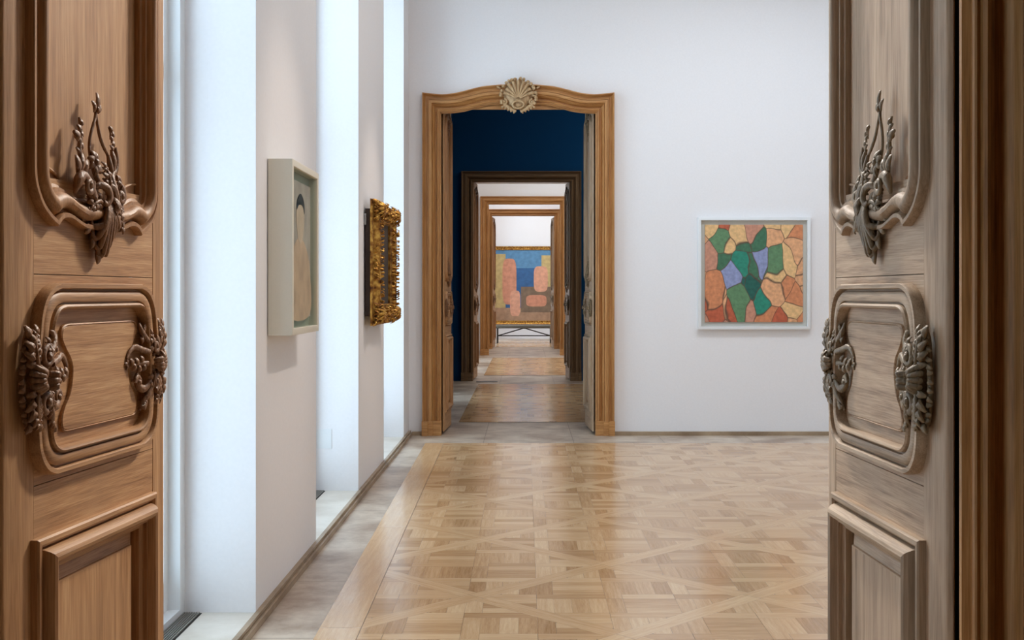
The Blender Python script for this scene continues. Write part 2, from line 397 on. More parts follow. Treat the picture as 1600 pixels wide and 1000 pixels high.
# ------------------------------------------------------------------ floor
floor = tag(MB().box(-1.75, RX + .2, -6.3, W5[1], -.2, 0).build('floor', M['stone'], smooth=False), kind='structure')
def clip(poly, a, b, c):
    """keep a*x + b*y <= c"""
    out = []
    for i in range(len(poly)):
        p, q = poly[i], poly[(i + 1) % len(poly)]
        dp, dq = a * p[0] + b * p[1] - c, a * q[0] + b * q[1] - c
        if dp <= 0: out.append(p)
        if dp * dq < 0:
            t = dp / (dp - dq); out.append((p[0] + (q[0] - p[0]) * t, p[1] + (q[1] - p[1]) * t))
    return out
def parquet(name, region, node=(.40, 5.95), H=.62, z=.004):
    """region: convex polygon; point-up panels with woven square lattice"""
    R = region; n = len(R); planes = []
    for i in range(n):
        p, q = R[i], R[(i + 1) % n]; a, b = q[1] - p[1], -(q[0] - p[0]); l = math.hypot(a, b)
        planes.append((a / l, b / l, (a * p[0] + b * p[1]) / l))
    g = .0007; V = []; F = []; T = []; UV = []
    def board(poly, along, lift=0):
        for (a, b, c) in planes:
            poly = clip(poly, a, b, c)
            if len(poly) < 3: return
        ar = abs(sum(poly[i][0] * poly[(i + 1) % len(poly)][1] - poly[(i + 1) % len(poly)][0] * poly[i][1] for i in range(len(poly)))) / 2
        if ar < 2e-4: return
        cx = sum(p[0] for p in poly) / len(poly); cy = sum(p[1] for p in poly) / len(poly)
        base = len(V); t = random.random() * (1 - lift) + lift; ou, ov = random.random() * 40, random.random() * 40
        c, s = math.cos(along), math.sin(along)
        for p in poly:
            dx, dy = p[0] - cx, p[1] - cy; l = math.hypot(dx, dy) + 1e-9
            x, y = p[0] - dx / l * g * 1.4, p[1] - dy / l * g * 1.4
            V.append((x, y, z)); UV.append((x * c + y * s + ou, -x * s + y * c + ov))
        F.append(list(range(base, base + len(poly)))); T.append(t)
    xs = [p[0] for p in R]; ys = [p[1] for p in R]
    fw = .098                       # frame plank width
    hi = H - fw / 2 * math.sqrt(2)  # half diagonal of the inner field
    i0, i1 = int((min(xs) - node[0]) / H) - 2, int((max(xs) - node[0]) / H) + 2
    j0, j1 = int((min(ys) - node[1]) / H) - 2, int((max(ys) - node[1]) / H) + 2
    pch = H / 2; bw = .075
    for i in range(i0, i1 + 1):
        for j in range(j0, j1 + 1):
            if (i + j) % 2 == 0: continue
            cx, cy = node[0] + i * H, node[1] + j * H
            dia = [(1, 1, cx + cy + hi), (1, -1, cx - cy + hi), (-1, 1, -cx + cy + hi), (-1, -1, -cx - cy + hi)]
            def inner(poly, al):
                for pl in dia:
                    poly = clip(poly, *pl)
                    if len(poly) < 3: return
                board(poly, al)
            for a in range(-2, 3):
                for b in range(-2, 3):
                    x, y = cx + a * pch, cy + b * pch; e = bw / 2
                    r = pch - bw
                    # crossing + band segments
                    if (a + b) % 2:
                        inner([(x - e, y - e), (x + e + r, y - e), (x + e + r, y + e), (x - e, y + e)], 0)
                        inner([(x - e, y + e), (x + e, y + e), (x + e, y + e + r), (x - e, y + e + r)], PI / 2)
                    else:
                        inner([(x - e, y - e), (x + e, y - e), (x + e, y + e + r), (x - e, y + e + r)], PI / 2)
                        inner([(x + e, y - e), (x + e + r, y - e), (x + e + r, y + e), (x + e, y + e)], 0)
                    for k in range(3):
                        if (a + b) % 2:
                            inner([(x + e, y + e + r * k / 3), (x + e + r, y + e + r * k / 3), (x + e + r, y + e + r * (k + 1) / 3), (x + e, y + e + r * (k + 1) / 3)], 0)
                        else:
                            inner([(x + e + r * k / 3, y + e), (x + e + r * (k + 1) / 3, y + e), (x + e + r * (k + 1) / 3, y + e + r), (x + e + r * k / 3, y + e + r)], PI / 2)
            # frame planks along two edges of this diamond (outer half each), butt jointed
            for (sx, sy) in ((1, 1), (1, -1), (-1, 1), (-1, -1)):
                lo_, hi_ = (0, 0), (0, 0)
                A = (cx + sx * H, cy); B = (cx, cy + sy * H); A2 = (cx + sx * hi, cy); B2 = (cx, cy + sy * hi)
                if (sx, sy) in ((1, 1), (1, -1)):
                    # full-width plank centred on the edge
                    nx, ny = sx / math.sqrt(2), sy / math.sqrt(2); d = fw / 2
                    l = math.hypot(B[0] - A[0], B[1] - A[1]); ux, uy = (B[0] - A[0]) / l, (B[1] - A[1]) / l
                    e = d if sy > 0 else 0       # one direction runs through, the other butts against it
                    A = (A[0] + ux * e, A[1] + uy * e); B = (B[0] - ux * e, B[1] - uy * e)
                    board([(A[0] - nx * d, A[1] - ny * d), (B[0] - nx * d, B[1] - ny * d), (B[0] + nx * d, B[1] + ny * d), (A[0] + nx * d, A[1] + ny * d)], math.atan2(B[1] - A[1], B[0] - A[0]), .55)
    me = bpy.data.meshes.new(name); me.from_pydata(V, [], F); me.materials.append(M['parquet'])
    uvl = me.uv_layers.new(name='UVMap'); at = me.attributes.new('tone', 'FLOAT', 'FACE')
    for i, t in enumerate(T): at.data[i].value = t
    for l in me.loops: uvl.data[l.index].uv = UV[l.vertex_index]
    o = bpy.data.objects.new(name, me); C.objects.link(o); o.parent = floor
    g_ = MB().poly([(p[0], p[1], z - .0025) for p in R]); go = g_.build('parquet_bed', M['gap'], o, smooth=False)
    return o
def border(name, quads, z=.004):
    V, F, T, UV = [], [], [], []
    for (poly, al) in quads:
        b0 = len(V); ou = random.random() * 30; c, s = math.cos(al), math.sin(al)
        for p in poly: V.append((p[0], p[1], z)); UV.append((p[0] * c + p[1] * s + ou, -p[0] * s + p[1] * c + ou))
        F.append(list(range(b0, b0 + len(poly)))); T.append(.55 + random.random() * .3)
    me = bpy.data.meshes.new(name); me.from_pydata(V, [], F); me.materials.append(M['parquet'])
    uvl = me.uv_layers.new(name='UVMap'); at = me.attributes.new('tone', 'FLOAT', 'FACE')
    for i, t in enumerate(T): at.data[i].value = t
    for l in me.loops: uvl.data[l.index].uv = UV[l.vertex_index]
    o = bpy.data.objects.new(name, me); C.objects.link(o); o.parent = floor
# room 1: parquet edge runs slightly out of parallel with the window wall, with a plain border plank
xl = lambda y: -.835 + (y - 4.68) / (10.8 - 4.68) * (-.906 + .835)
YA, YB = 2.95, 10.79
bwid = .17
parquet('parquet', [(xl(YA) + bwid, YA), (5.0, YA), (5.0, YB), (xl(YB) + bwid, YB)])
q = []; y = YA
while y < YB:
    y2 = min(YB, y + random.uniform(1.3, 2.2)); q.append(([(xl(y), y), (xl(y) + bwid - .002, y), (xl(y2) + bwid - .002, y2 - .002), (xl(y2), y2 - .002)], PI / 2)); y = y2
border('parquet_border', q)
parquet('parquet', [(-.70, 12.55), (5.0, 12.55), (5.0, 17.8), (-.70, 17.8)], node=(.3, 14.0))
parquet('parquet', [(-.68, 19.7), (5.0, 19.7), (5.0, 25.1), (-.68, 25.1)], node=(.3, 21.0))
parquet('parquet', [(-.75, 30.0), (5.0, 30.0), (5.0, 33.6), (-.75, 33.6)], node=(.3, 31.0))
parquet('parquet', [(-.7, -5.5), (4.8, -5.5), (4.8, 1.2), (-.7, 1.2)], node=(.3, -2.0))

# stone skirtings
def prof_strip(pts2, path0, path1):
    pass
sk = MB()
sk.box(.865, RX, W1[0] - .035, W1[0], 0, .037)
tag(sk.build('baseboard_back', M['kerb'], smooth=False), kind='structure')
sk = MB(); sk.box(WX, WX + .036, W0[1], W1[0], 0, .028); sk.box(WX, WX + .022, W0[1], W1[0], .03, .045)
sk.box(WX + .036, -.99, W1[0] - .035, W1[0], 0, .037)
tag(sk.build('baseboard_left', M['kerb'], smooth=False), kind='structure')
# raised sills in the window bays, floor grilles
nwin = 0
for k, bs in BAYS.items():
    for (a, b) in bs:
        nwin += 1
        s_ = MB(); s_.box(-1.75, WX, a, b, 0, .04)
        tag(s_.build('trim_%d' % nwin, M['stone_sill'] if k == 1 else M['stone'], smooth=False), kind='structure')
        # window: outer frame, two sashes with panes
        wn = tag(empty('window_%d' % nwin, (GX, (a + b) / 2, .04)), kind='structure')
        wn_y = (a + b) / 2
        fr = MB(); z1 = 4.56; hw = (b - a) / 2
        X0, X1 = -.04, .145      # relative to the glass: frame body
        for s in (-1, 1): fr.box(X0, X1, min(s * hw, s * (hw - .07)), max(s * hw, s * (hw - .07)), 0, z1)
        fr.box(X0, X1, -hw + .0705, hw - .0705, 0, .03); fr.box(X0, X1, -hw + .0705, hw - .0705, z1 - .08, z1)
        fr.box(X0 - .01, X1 - .03, -.035, .035, .03, z1 - .08)
        fr.build('window_frame', M['frame_white'], wn, smooth=False)
        for s in (-1, 1):
            sh = MB(); y0, y1 = sorted((s * .035, s * (hw - .07)))
            for (u, v_) in ((y0, y0 + .055), (y1 - .055, y1)): sh.box(.02, .095, u, v_, .03, z1 - .08)
            ya_, yb_ = y0 + .0555, y1 - .0555; sh.box(.02, .094, ya_, yb_, .03, .15); sh.box(.02, .094, ya_, yb_, z1 - .16, z1 - .08); sh.box(.02, .094, ya_, yb_, 2.2, 2.26)
            so = sh.build('sash', M['frame_white'], wn, smooth=False)
            MB().box(.055, .06, y0 + .054, y1 - .054, .148, z1 - .158).build('pane', M['glass'], so, smooth=False)
        if k == 1:
            gr = MB(); gx0, gx1 = -1.435, -1.345; nb = 9
            for i in range(nb):
                x = gx0 + (gx1 - gx0) * (i + .5) / nb; gr.box(x - .0026, x + .0026, a + .02, b - .02, .041, .048)
            go = empty('floor_grille', ((gx0 + gx1) / 2, (a + b) / 2, .04)); gr.tf = None
            for i, v in enumerate(gr.v): gr.v[i] = (v[0] - (gx0 + gx1) / 2, v[1] - (a + b) / 2, v[2] - .04)
            gr.build('slats', M['slat'], go, smooth=False)
            MB().box(gx0 - (gx0 + gx1) / 2 - .004, gx1 - (gx0 + gx1) / 2 + .004, a - (a + b) / 2 + .015, b - (a + b) / 2 - .015, .0002, .002).build('dark_slot', M['black'], go, smooth=False)
            lab = {4.93: 'dark slatted floor grille in the nearest window bay, beside the carved door', 7.97: 'dark slatted floor grille in the middle window bay behind the white-framed portrait', 10.95: 'dark slatted floor grille in the farthest window bay beside the arched doorway'}[b]
            tag(go, lab, 'grille')
        if k == 1 and a > 6:
            c = MB(); c.box(-1.40, -1.30, b - .004, b, .325, .455)
            p = c.build('access_plate', M['frame_white'], smooth=False)
            tag(p, 'small square white access plate low on the window reveal ' + ('between the two hanging portraits' if b < 9 else 'beyond the gilded frame'), 'access plate')

# ------------------------------------------------------------------ door surrounds
CASE = [(0, 0), (0, .066), (.02, .076), (.06, .076), (.075, .066), (.10, .050), (.16, .038), (.24, .036), (.275, .044), (.28, .056), (.32, .056),
        (.325, .046), (.345, .046), (.35, .054), (.47, .056), (.494, .054), (.512, .050), (.517, .040), (.53, .050), (.55, .054), (.57, .050), (.582, .040), (.60, .036), (.628, .032),
        (.66, .018), (.70, .010), (.75, .010), (.780, .018), (.786, .034), (.80, .041), (.835, .045), (.867, .041), (.875, .033), (.905, .033), (.912, .038), (.93, .036), (.935, .020), (1.0, .016), (1.0, .006)]      # from the outer edge to the opening
def surround(nm, y, xo0, xi0, xi1, xo1, zi, zo, arch=None, mv='case_v', mh='case_h', plinth=.14, depth=.8, lining=True, shell=False):
    cx = (xi0 + xi1) / 2
    root = tag(empty(nm, (cx, y, 0)), kind='structure')
    tf = lambda a, b, h: (a - cx, -h, b)
    for (o, i) in ((xo0, xi0), (xo1, xi1)):
        MB(tf).loft([(o, plinth), (o, zo)], [(i, plinth), (i, zi)], CASE).build('casing_side', M[mv], root)
        a, b = min(o, i), max(o, i)
        MB(tf).loft([(o - .004 if o < i else o + .004, 0), (o - .004 if o < i else o + .004, plinth)], [(i, 0), (i, plinth)],
                    [(0, 0), (0, .078), (.30, .078), (.33, .062), (.56, .062), (.60, .052), (.97, .052), (1, .047), (1, -.06)]).build('plinth_block', M[mh], root)
    if arch:
        Op, Ip = arch
        n = 48; O, I = [], []
        Oc = cat([(x, z) for x, z in Op], 8); Ic = cat([(x, z) for x, z in Ip], 8)
        def at(Cv, x):
            for p, q_ in zip(Cv, Cv[1:]):
                if p[0] <= x <= q_[0]: return p[1] + (q_[1] - p[1]) * (x - p[0]) / (q_[0] - p[0] + 1e-9)
            return Cv[-1][1] if x > 0 - 1e-6 else Cv[0][1]
        for k in range(-n, n + 1):
            t = abs(k) / n; s = -1 if k < 0 else 1
            xo = Op[0][0] * t; xi = Ip[0][0] * t
            O.append((cx + (-s) * xo, at(Oc, xo))); I.append((cx + (-s) * xi, at(Ic, xi)))
        MB(tf).loft(O, I, CASE).build('casing_head', M[mh], root)
    else:
        MB(tf).loft([(xo0, zo), (xo1, zo)], [(xi0, zi), (xi1, zi)], CASE).build('casing_head', M[mh], root)
    # timber lining of the opening
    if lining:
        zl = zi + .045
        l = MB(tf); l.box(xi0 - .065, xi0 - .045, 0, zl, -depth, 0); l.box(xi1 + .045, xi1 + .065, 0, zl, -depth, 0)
        l.build('jamb_lining', M['dark_brown'] if arch else M[mv], root)  # arched doors: lining coloured dark to stand for shade in the hinge gap
        MB(tf).box(xi0 - .045, xi1 + .045, zl, zl + .055, -.027, -.010).build('head_lining', M[mh], root)
    return root
cxw = -.0625
OA = [(-.922, 3.296), (-.82, 3.284), (-.72, 3.278), (-.62, 3.288), (-.53, 3.308), (-.43, 3.334), (-.33, 3.355), (-.16, 3.371), (0, 3.373)]
IA = [(-.7425, 3.098), (-.62, 3.104), (-.52, 3.118), (-.44, 3.139), (-.36, 3.163), (-.286, 3.180), (-.15, 3.190), (0, 3.192)]
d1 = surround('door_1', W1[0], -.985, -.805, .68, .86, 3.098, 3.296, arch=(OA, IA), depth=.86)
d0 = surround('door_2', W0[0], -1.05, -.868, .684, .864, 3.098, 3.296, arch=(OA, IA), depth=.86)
M['case2_v'] = wood('dark_casing_vertical', srgb(96, 72, 48), srgb(132, 102, 70), srgb(156, 126, 92), 'z', .5)
M['case2_h'] = wood('dark_casing_horizontal', srgb(96, 72, 48), srgb(132, 102, 70), srgb(156, 126, 92), 'x', .5)
d2 = surround('door_3', W2[0], -.99, -.81, .71, .88, 3.10, 3.27, mv='case2_v', mh='case2_h', plinth=.13)
d3 = surround('door_4', W3[0], -.98, -.79, .77, .92, 3.32, 3.50, depth=.78)
d4 = surround('door_5', W4[0], -.92, -.80, .72, .90, 3.26, 3.43, depth=.76)

# carved shell above the arched doorway
def shell(root, z0=3.235, yoff=.05):
    b = MB(lambda a, z, h: (a, -h - .03, z))
    # dished body
    n = 26; rim = []; mid = []
    cen = b.P(0, z0, .05)
    for i in range(n):
        a = 2 * PI * i / n; r = .156 + .012 * math.cos(i * PI)
        if math.sin(a) < -.2: r *= .82
        rim.append(b.P(r * .98 * math.cos(a), z0 + .03 + r * math.sin(a) * 1.02, .018)); mid.append(b.P(.10 * math.cos(a), z0 + .03 + .10 * math.sin(a), .052))
    for i in range(n):
        j = (i + 1) % n
        b.f.append([rim[i], rim[j], mid[j], mid[i]]); b.f.append([mid[i], mid[j], cen])
    for i in range(9):                                    # flutes
        a = math.radians(22 + 17 * i); L_ = .175 if 1 < i < 7 else .15
        b.tube([(0 + .02 * math.cos(a), z0 - .01 + .02 * math.sin(a), .006, .062), (.09 * math.cos(a), z0 + .09 * math.sin(a), .012, .062), (L_ * math.cos(a), z0 + L_ * .97 * math.sin(a), .017, .050)], k=1.1, n=8)
    for i in range(20):                                   # ruffled rim
        a = math.radians(-25 + 230 * i / 19); r = .158
        b.frond(r * math.cos(a) * .98, z0 + .02 + r * math.sin(a) * .98, a + random.uniform(-.9, .9), .034, .016, .6, .045, ridge=.4)
    for s in (-1, 1):
        b.curl(s * .135, z0 - .035, .030, 1.2, PI / 2, .011, .045, cw=s)
        b.curl(s * .15, z0 + .05, .028, 1.0, 0, .010, .04, cw=-s)
        b.tube([(s * .155, z0 - .085, .006, .04), (s * .12, z0 - .07, .016, .05), (s * .07, z0 - .105, .016, .05), (s * .02, z0 - .125, .012, .05)], k=1)
        for i in range(5):
            b.frond(s * (.03 + .028 * i), z0 - .118 + .012 * i, -PI / 2 + s * .5, .03, .011, .3 * s, .045)
        b.frond(s * .17, z0 + .10, (0 if s > 0 else PI) + s * .3, .045, .010, s * .6, .03)
    ring = []                                             # oval boss
    for i in range(17):
        a = 2 * PI * i / 16; ring.append((.055 * math.cos(a), z0 - .062 + .036 * math.sin(a), .010, .064))
    b.tube(ring, k=1, n=8, sub=1)
    b.bead(0, z0 - .065, .026, .045, .5, 12)
    b.build('shell_carving', M['shell'], root, ang=60)
shell(d1)

# ------------------------------------------------------------------ carved door leaves
LW, LZ0, LZ1 = .673, .025, 3.24
CS = .330
def mir(p): return (2 * CS - p[0], *p[1:])
UPROF = [(0, -.004), (0, .020), (.03, .024), (.14, .024), (.17, .020), (.18, .006), (.27, .005), (.29, .016), (.34, .027), (.44, .034), (.56, .035), (.66, .031), (.74, .022),
         (.77, .014), (.88, .013), (.90, .004), (1.0, .000), (1.0, -.014)]
def closed_lists():
    L1 = [((.072, 1.585), (.134, 1.587)), ((.074, 1.563), (.134, 1.578)), ((.083, 1.541), (.135, 1.570)), ((.103, 1.516), (.136, 1.564)), ((.130, 1.498), (.138, 1.560)), ((.158, 1.486), (.143, 1.557))]
    L2 = [((.158, 1.486), (.143, 1.557)), ((.176, 1.499), (.165, 1.561)), ((.204, 1.502), (.185, 1.559)), ((.236, 1.494), (.215, 1.549)), ((.265, 1.487), (.250, 1.543)), ((.296, 1.487), (.290, 1.543)), ((CS, 1.490), (CS, 1.545))]
    f = lambda L: [((a, b), (c, d)) for a, b, c, d in cat([(*o, *i) for o, i in L], 4)]
    half = f(L1) + f(L2)[1:]
    bottom = half + [(mir(o), mir(i)) for o, i in half[-2::-1]]       # left break -> right break
    zm = (1.585 + 3.03) / 2
    flip = lambda p: (p[0], 2 * zm - p[1])
    top = [(flip(o), flip(i)) for o, i in bottom[::-1]]
    return bottom + top
def across(o, m, n):
    """the top and bottom runs of a mitred frame have their grain across"""
    o.data.materials.append(m)
    for k in (0, 2):
        for i in range(n): o.data.polygons[k * n + i].material_index = 1
def make_leaf(sgn, vm='oak_v', hm='oak_h', carve='carved', mm='mould', mh='mould_h'):
    """leaf in its own frame: x from hinge to closing edge, carved face towards -sgn... (sgn=-1: face on -y)"""
    root = empty('door_leaf')
    tf = lambda s, z, h: (s, sgn * h, z)
    T = .045
    # stiles and rails
    for (a, b) in ((0.0, .1), (.592, .628)):
        m = MB(tf)
        if a == 0: pf = [(.85, -T), (.85, -.014), (.02, -.013), (.0, -.010), (.01, -.005), (.04, -.002), (.08, 0), (1, 0), (1, -T)]
        else: pf = [(0, -T), (0, 0), (1, 0), (1, -T)]
        m.loft([(a, LZ0), (a, LZ1)], [(b, LZ0), (b, LZ1)], pf); m.build('stile', M[vm], root)
    MB(tf).loft([(.630, LZ0), (.630, LZ1)], [(LW, LZ0), (LW, LZ1)], [(0, -T), (0, -.008), (.5, -.006), (.85, -.008), (1, -.016), (1, -T)]).build('closing_stile', M[vm], root)
    for (a, b) in ((LZ0, .25), (.951, 1.043), (1.0445, 1.4015), (1.403, 1.57), (3.045, LZ1)):
        MB(tf).box(.1015, .5905, a, b, -T, -.0005).build('rail', M[hm], root)
    # upper panel + moulding
    MB(tf).box(.10, .592, 1.55, 3.06, -.03, -.011).build('upper_panel', M[vm], root)
    Lc = closed_lists()
    MB(tf).loft([o for o, i in Lc], [i for o, i in Lc], [(u, h * .68 if h > 0 else h) for u, h in UPROF], closed=True).build('upper_moulding', M[mm], root)
    # middle cartouche
    O = [(CS, 1.388), (.160, 1.388), (.128, 1.378), (.104, 1.358), (.091, 1.33), (.086, 1.30), (.079, 1.27), (.070, 1.238), (.070, 1.205), (.076, 1.17), (.080, 1.14), (.084, 1.11), (.095, 1.086), (.117, 1.066), (.145, 1.057), (CS, 1.057)]
    I = [(CS, 1.341), (.180, 1.341), (.160, 1.337), (.147, 1.325), (.139, 1.309), (.136, 1.293), (.134, 1.265), (.129, 1.238), (.129, 1.205), (.132, 1.17), (.134, 1.14), (.138, 1.122), (.148, 1.110), (.163, 1.103), (.183, 1.101), (CS, 1.101)]
    pr = cat([(*o, *i) for o, i in zip(O, I)][1:-1], 3)
    pr = [(*O[0], *I[0])] + pr + [(*O[-1], *I[-1])]
    right = [(2 * CS - a, b, 2 * CS - c, d) for a, b, c, d in pr[::-1]][1:-1]
    pr = pr + right
    CP = [(0, -.002), (0, .020), (.04, .025), (.19, .025), (.22, .022), (.24, .008), (.31, .007), (.33, .016), (.40, .020), (.60, .022), (.71, .020), (.73, .012), (.79, .012), (.81, .023), (.88, .027), (.95, .025), (1, .017), (1, -.008)]
    MB(tf).loft([(a, b) for a, b, c, d in pr], [(c, d) for a, b, c, d in pr], [(u, h * .78 if h > 0 else h) for u, h in CP], closed=True).build('middle_moulding', M[mh], root)
    # raised field of the cartouche
    q_ = [(.345, 1.316), (.215, 1.316), (.20, 1.314), (.190, 1.308), (.187, 1.295), (.195, 1.281), (.207, 1.268), (.222, 1.252), (.228, 1.23), (.219, 1.192), (.196, 1.165), (.187, 1.145), (.190, 1.128), (.205, 1.123), (.345, 1.123)]
    q_ = [q_[0]] + cat(q_[1:-1], 3) + [q_[-1]]
    q_ = q_ + [(.690 - p[0], p[1]) for p in q_[::-1]][1:-1]
    cen = (.345, 1.22)
    inn = [(cen[0] + (p[0] - cen[0]) * .962, cen[1] + (p[1] - cen[1]) * .95) for p in q_]
    fm = MB(tf); fm.loft(q_, inn, [(0, -.003), (.1, .004), (.5, .0055), (.75, .003), (1, .0045)], closed=True)
    fm.f.append([fm.P(*p, .0045) for p in inn])
    fm.build('middle_panel', M[hm], root)
    # lower panel
    Or = [(.097, .955), (.597, .955), (.597, .20), (.097, .20)]
    def rect(m_): return [(.090 + m_, .955 - m_), (.582 - m_, .955 - m_), (.582 - m_, .20 + m_), (.090 + m_, .20 + m_)]
    LP = [(0, -.002), (0, .014), (.05, .018), (.17, .018), (.25, .012), (.27, .004), (.31, .004), (.33, .016), (.38, .026), (.46, .034), (.56, .037), (.66, .034), (.74, .026), (.78, .018), (.83, .017), (.84, .008), (1, .002), (1, -.02)]
    MB(tf).loft(rect(0), rect(.064), [(u, h * .82 if h > 0 else h) for u, h in LP], closed=True).build('lower_moulding', M[mm], root, ang=25)
    across(C.objects[-1], M[mh], len(LP) - 1)
    pm = MB(tf); pm.loft(rect(.06), rect(.095), [(0, -.018), (.9, -.006), (.92, -.002), (1, -.002)], closed=True)
    pm.poly([(*p, -.002) for p in rect(.095)]); across(pm.build('lower_panel', M[vm], root, ang=20), M[hm], 3)
    MB(tf).box(.10, .592, .24, .96, -T, -.02).build('back_board', M[vm], root)
    # thin bead lines inside the bottom of the upper panel
    # ---- upper ornament (rocaille)
    def upper(flipz=None):
        zf = (lambda z: z) if flipz is None else (lambda z: 2 * flipz - z)
        b = MB(lambda s, z, h: tf(s - .004 - (max(0, z - 1.6) * .18 if sgn > 0 else 0), zf(z), h * .66 if h > 0 else h))
        R_ = random.Random(3)
        # drooping shell of long flutes
        for (ex, ez, bx) in ((.283, 1.487, .296), (.288, 1.466, .300), (.303, 1.449, .306), (.322, 1.437, .316), (.343, 1.440, .332), (.362, 1.456, .350), (.381, 1.472, .366), (.399, 1.490, .388)):
            ex = .334 + (ex - .334) * .70; bx = .334 + (bx - .334) * .62
            b.tube([(.336 + (bx - .336) * .35, 1.543, .004, .034), ((.336 + bx) / 2, 1.522, .0065, .042), (bx + .003, 1.497, .0078, .040), (ex, ez + .006, .0062, .026), (ex + (.007 if ex > .33 else -.007), ez + .010, .0045, .018), (ex + (.006 if ex > .33 else -.006), ez + .019, .003, .018)], k=1.35)
        b.tube([(.333, 1.545, .006, .02), (.330, 1.52, .014, .022), (.332, 1.485, .018, .018), (.328, 1.45, .008, .010)], k=.8)
        # hanging leaf tips under it
        for (x, z, a, l, w_) in ((.300, 1.455, -1.9, .030, .009), (.322, 1.440, -1.65, .036, .011), (.318, 1.425, -1.5, .026, .009), (.345, 1.445, -1.3, .026, .008), (.285, 1.476, -2.3, .026, .009), (.275, 1.495, -2.7, .028, .008)):
            b.frond(x, z + .020, a, l * .8, w_, .4, .014)
        # big folded scrolls over the shell
        b.tube([(.285, 1.560, .004, .022), (.302, 1.570, .007, .034), (.322, 1.566, .008, .042), (.332, 1.550, .008, .044), (.322, 1.536, .006, .042), (.311, 1.540, .004, .04)], k=1.1)
        b.tube([(.332, 1.572, .005, .036), (.350, 1.568, .008, .042), (.362, 1.548, .009, .042), (.366, 1.522, .008, .036)], k=1.1, ridge=.5, n=12)
        b.acanthus([(.322, 1.535), (.300, 1.540), (.280, 1.534), (.264, 1.520)], .020, 5, .030)
        b.acanthus([(.350, 1.530), (.372, 1.528), (.390, 1.515), (.404, 1.496)], .020, 5, .030)
        b.acanthus([(.335, 1.556), (.334, 1.580), (.326, 1.604)], .018, 4, .034)
        b.tube([(.345, 1.548, .006, .042), (.355, 1.535, .010, .05), (.345, 1.520, .008, .046)], k=1.1)
        b.curl(.400, 1.558, .018, 1.1, PI / 2, .008, .026, cw=-1)
        b.curl(.392, 1.508, .022, 1.0, 0, .009, .022, cw=1)
        for i in range(6): b.frond(.404 + .004 * math.sin(i), 1.498 + .009 * i, .35 - .1 * i, .024, .007, .3, .018)
        for i in range(5): b.frond(.292 - .002 * i, 1.52 + .008 * i, PI - .6 + .1 * i, .022, .007, -.3, .022)
        # bird-like volute on the left
        b.tube([(.222, 1.548, .004, .022), (.228, 1.572, .012, .028), (.244, 1.582, .010, .028), (.262, 1.574, .009, .03), (.276, 1.556, .009, .032), (.290, 1.543, .008, .03)], k=1)
        b.curl(.256, 1.566, .017, 1.1, .5, .007, .036, cw=-1)
        b.frond(.236, 1.585, 2.0, .034, .009, -.5, .02); b.frond(.244, 1.588, 1.5, .036, .008, -.4, .02); b.frond(.254, 1.588, 1.1, .030, .007, -.3, .02)
        # stem up to the top finial
        b.tube([(.312, 1.572, .006, .026), (.300, 1.592, .006, .022), (.290, 1.620, .004, .016), (.288, 1.645, .0035, .014), (.298, 1.672, .0035, .014), (.311, 1.695, .0035, .014), (.317, 1.712, .004, .012)], k=1.2)
        b.tube([(.318, 1.705, .003, .012), (.321, 1.685, .0035, .014), (.332, 1.662, .004, .014), (.348, 1.645, .004, .014), (.362, 1.634, .0035, .014), (.372, 1.62, .004, .014)], k=1.2)
        b.frond(.316, 1.712, 1.4, .032, .007, .3, .014); b.frond(.308, 1.706, 1.9, .022, .006, .3, .014); b.frond(.322, 1.706, 1.2, .020, .005, -.2, .014)
        b.bead(.317, 1.712, .006, .018)
        # left sprig
        b.tube([(.290, 1.570, .006, .022), (.262, 1.588, .006, .020), (.250, 1.610, .006, .018), (.246, 1.634, .005, .016), (.253, 1.655, .005, .016), (.252, 1.688, .003, .012)], k=1.1)
        for i in range(6): b.frond(.250, 1.618 + .011 * i, (1.0 if i % 2 else 2.2), .019 - .001 * i, .006, .3, .014)
        b.frond(.243, 1.645, 2.3, .024, .008, .5, .016); b.bead(.238, 1.652, .006, .014)
        # flower in the middle
        for i in range(7): b.frond(.296, 1.612, i * 2 * PI / 7, .022, .007, .5, .020)
        b.bead(.296, 1.612, .007, .03)
        for i in range(5): b.frond(.300, 1.600 - .004 * i, -.3 + .5 * i, .026, .006, .5, .022)
        # right cup
        b.tube([(.392, 1.650, .005, .016), (.398, 1.628, .006, .018), (.392, 1.606, .007, .018), (.378, 1.600, .006, .018), (.366, 1.612, .007, .020), (.364, 1.632, .005, .016)], k=1.1)
        b.tube([(.380, 1.645, .004, .014), (.382, 1.625, .009, .020), (.378, 1.605, .006, .020)], k=1.1, ridge=.4)
        for i in range(5): b.frond(.382 - .001 * i, 1.640 + .009 * i, (1.1 if i % 2 else 2.0), .015, .005, .3, .014)
        b.frond(.377, 1.664, 1.8, .024, .004, .2, .012)
        b.tube([(.378, 1.600, .006, .02), (.366, 1.586, .008, .026), (.366, 1.568, .010, .032), (.352, 1.555, .008, .036)], k=1.1)
        b.curl(.398, 1.580, .013, 1.1, 2, .006, .02, cw=-1)
        return b.build('carved_ornament', M[carve], root, ang=70)
    upper(); upper((1.585 + 3.03) / 2)
    for m_ in (lambda p: p, mir):
        pts = [m_((.136, 1.592, .0025, -.009)), m_((.165, 1.588, .003, -.009)), m_((.19, 1.580, .003, -.009)), m_((.215, 1.566, .003, -.009))]
        b = MB(tf); b.tube(pts, k=1); b.build('bead', M[vm], root)
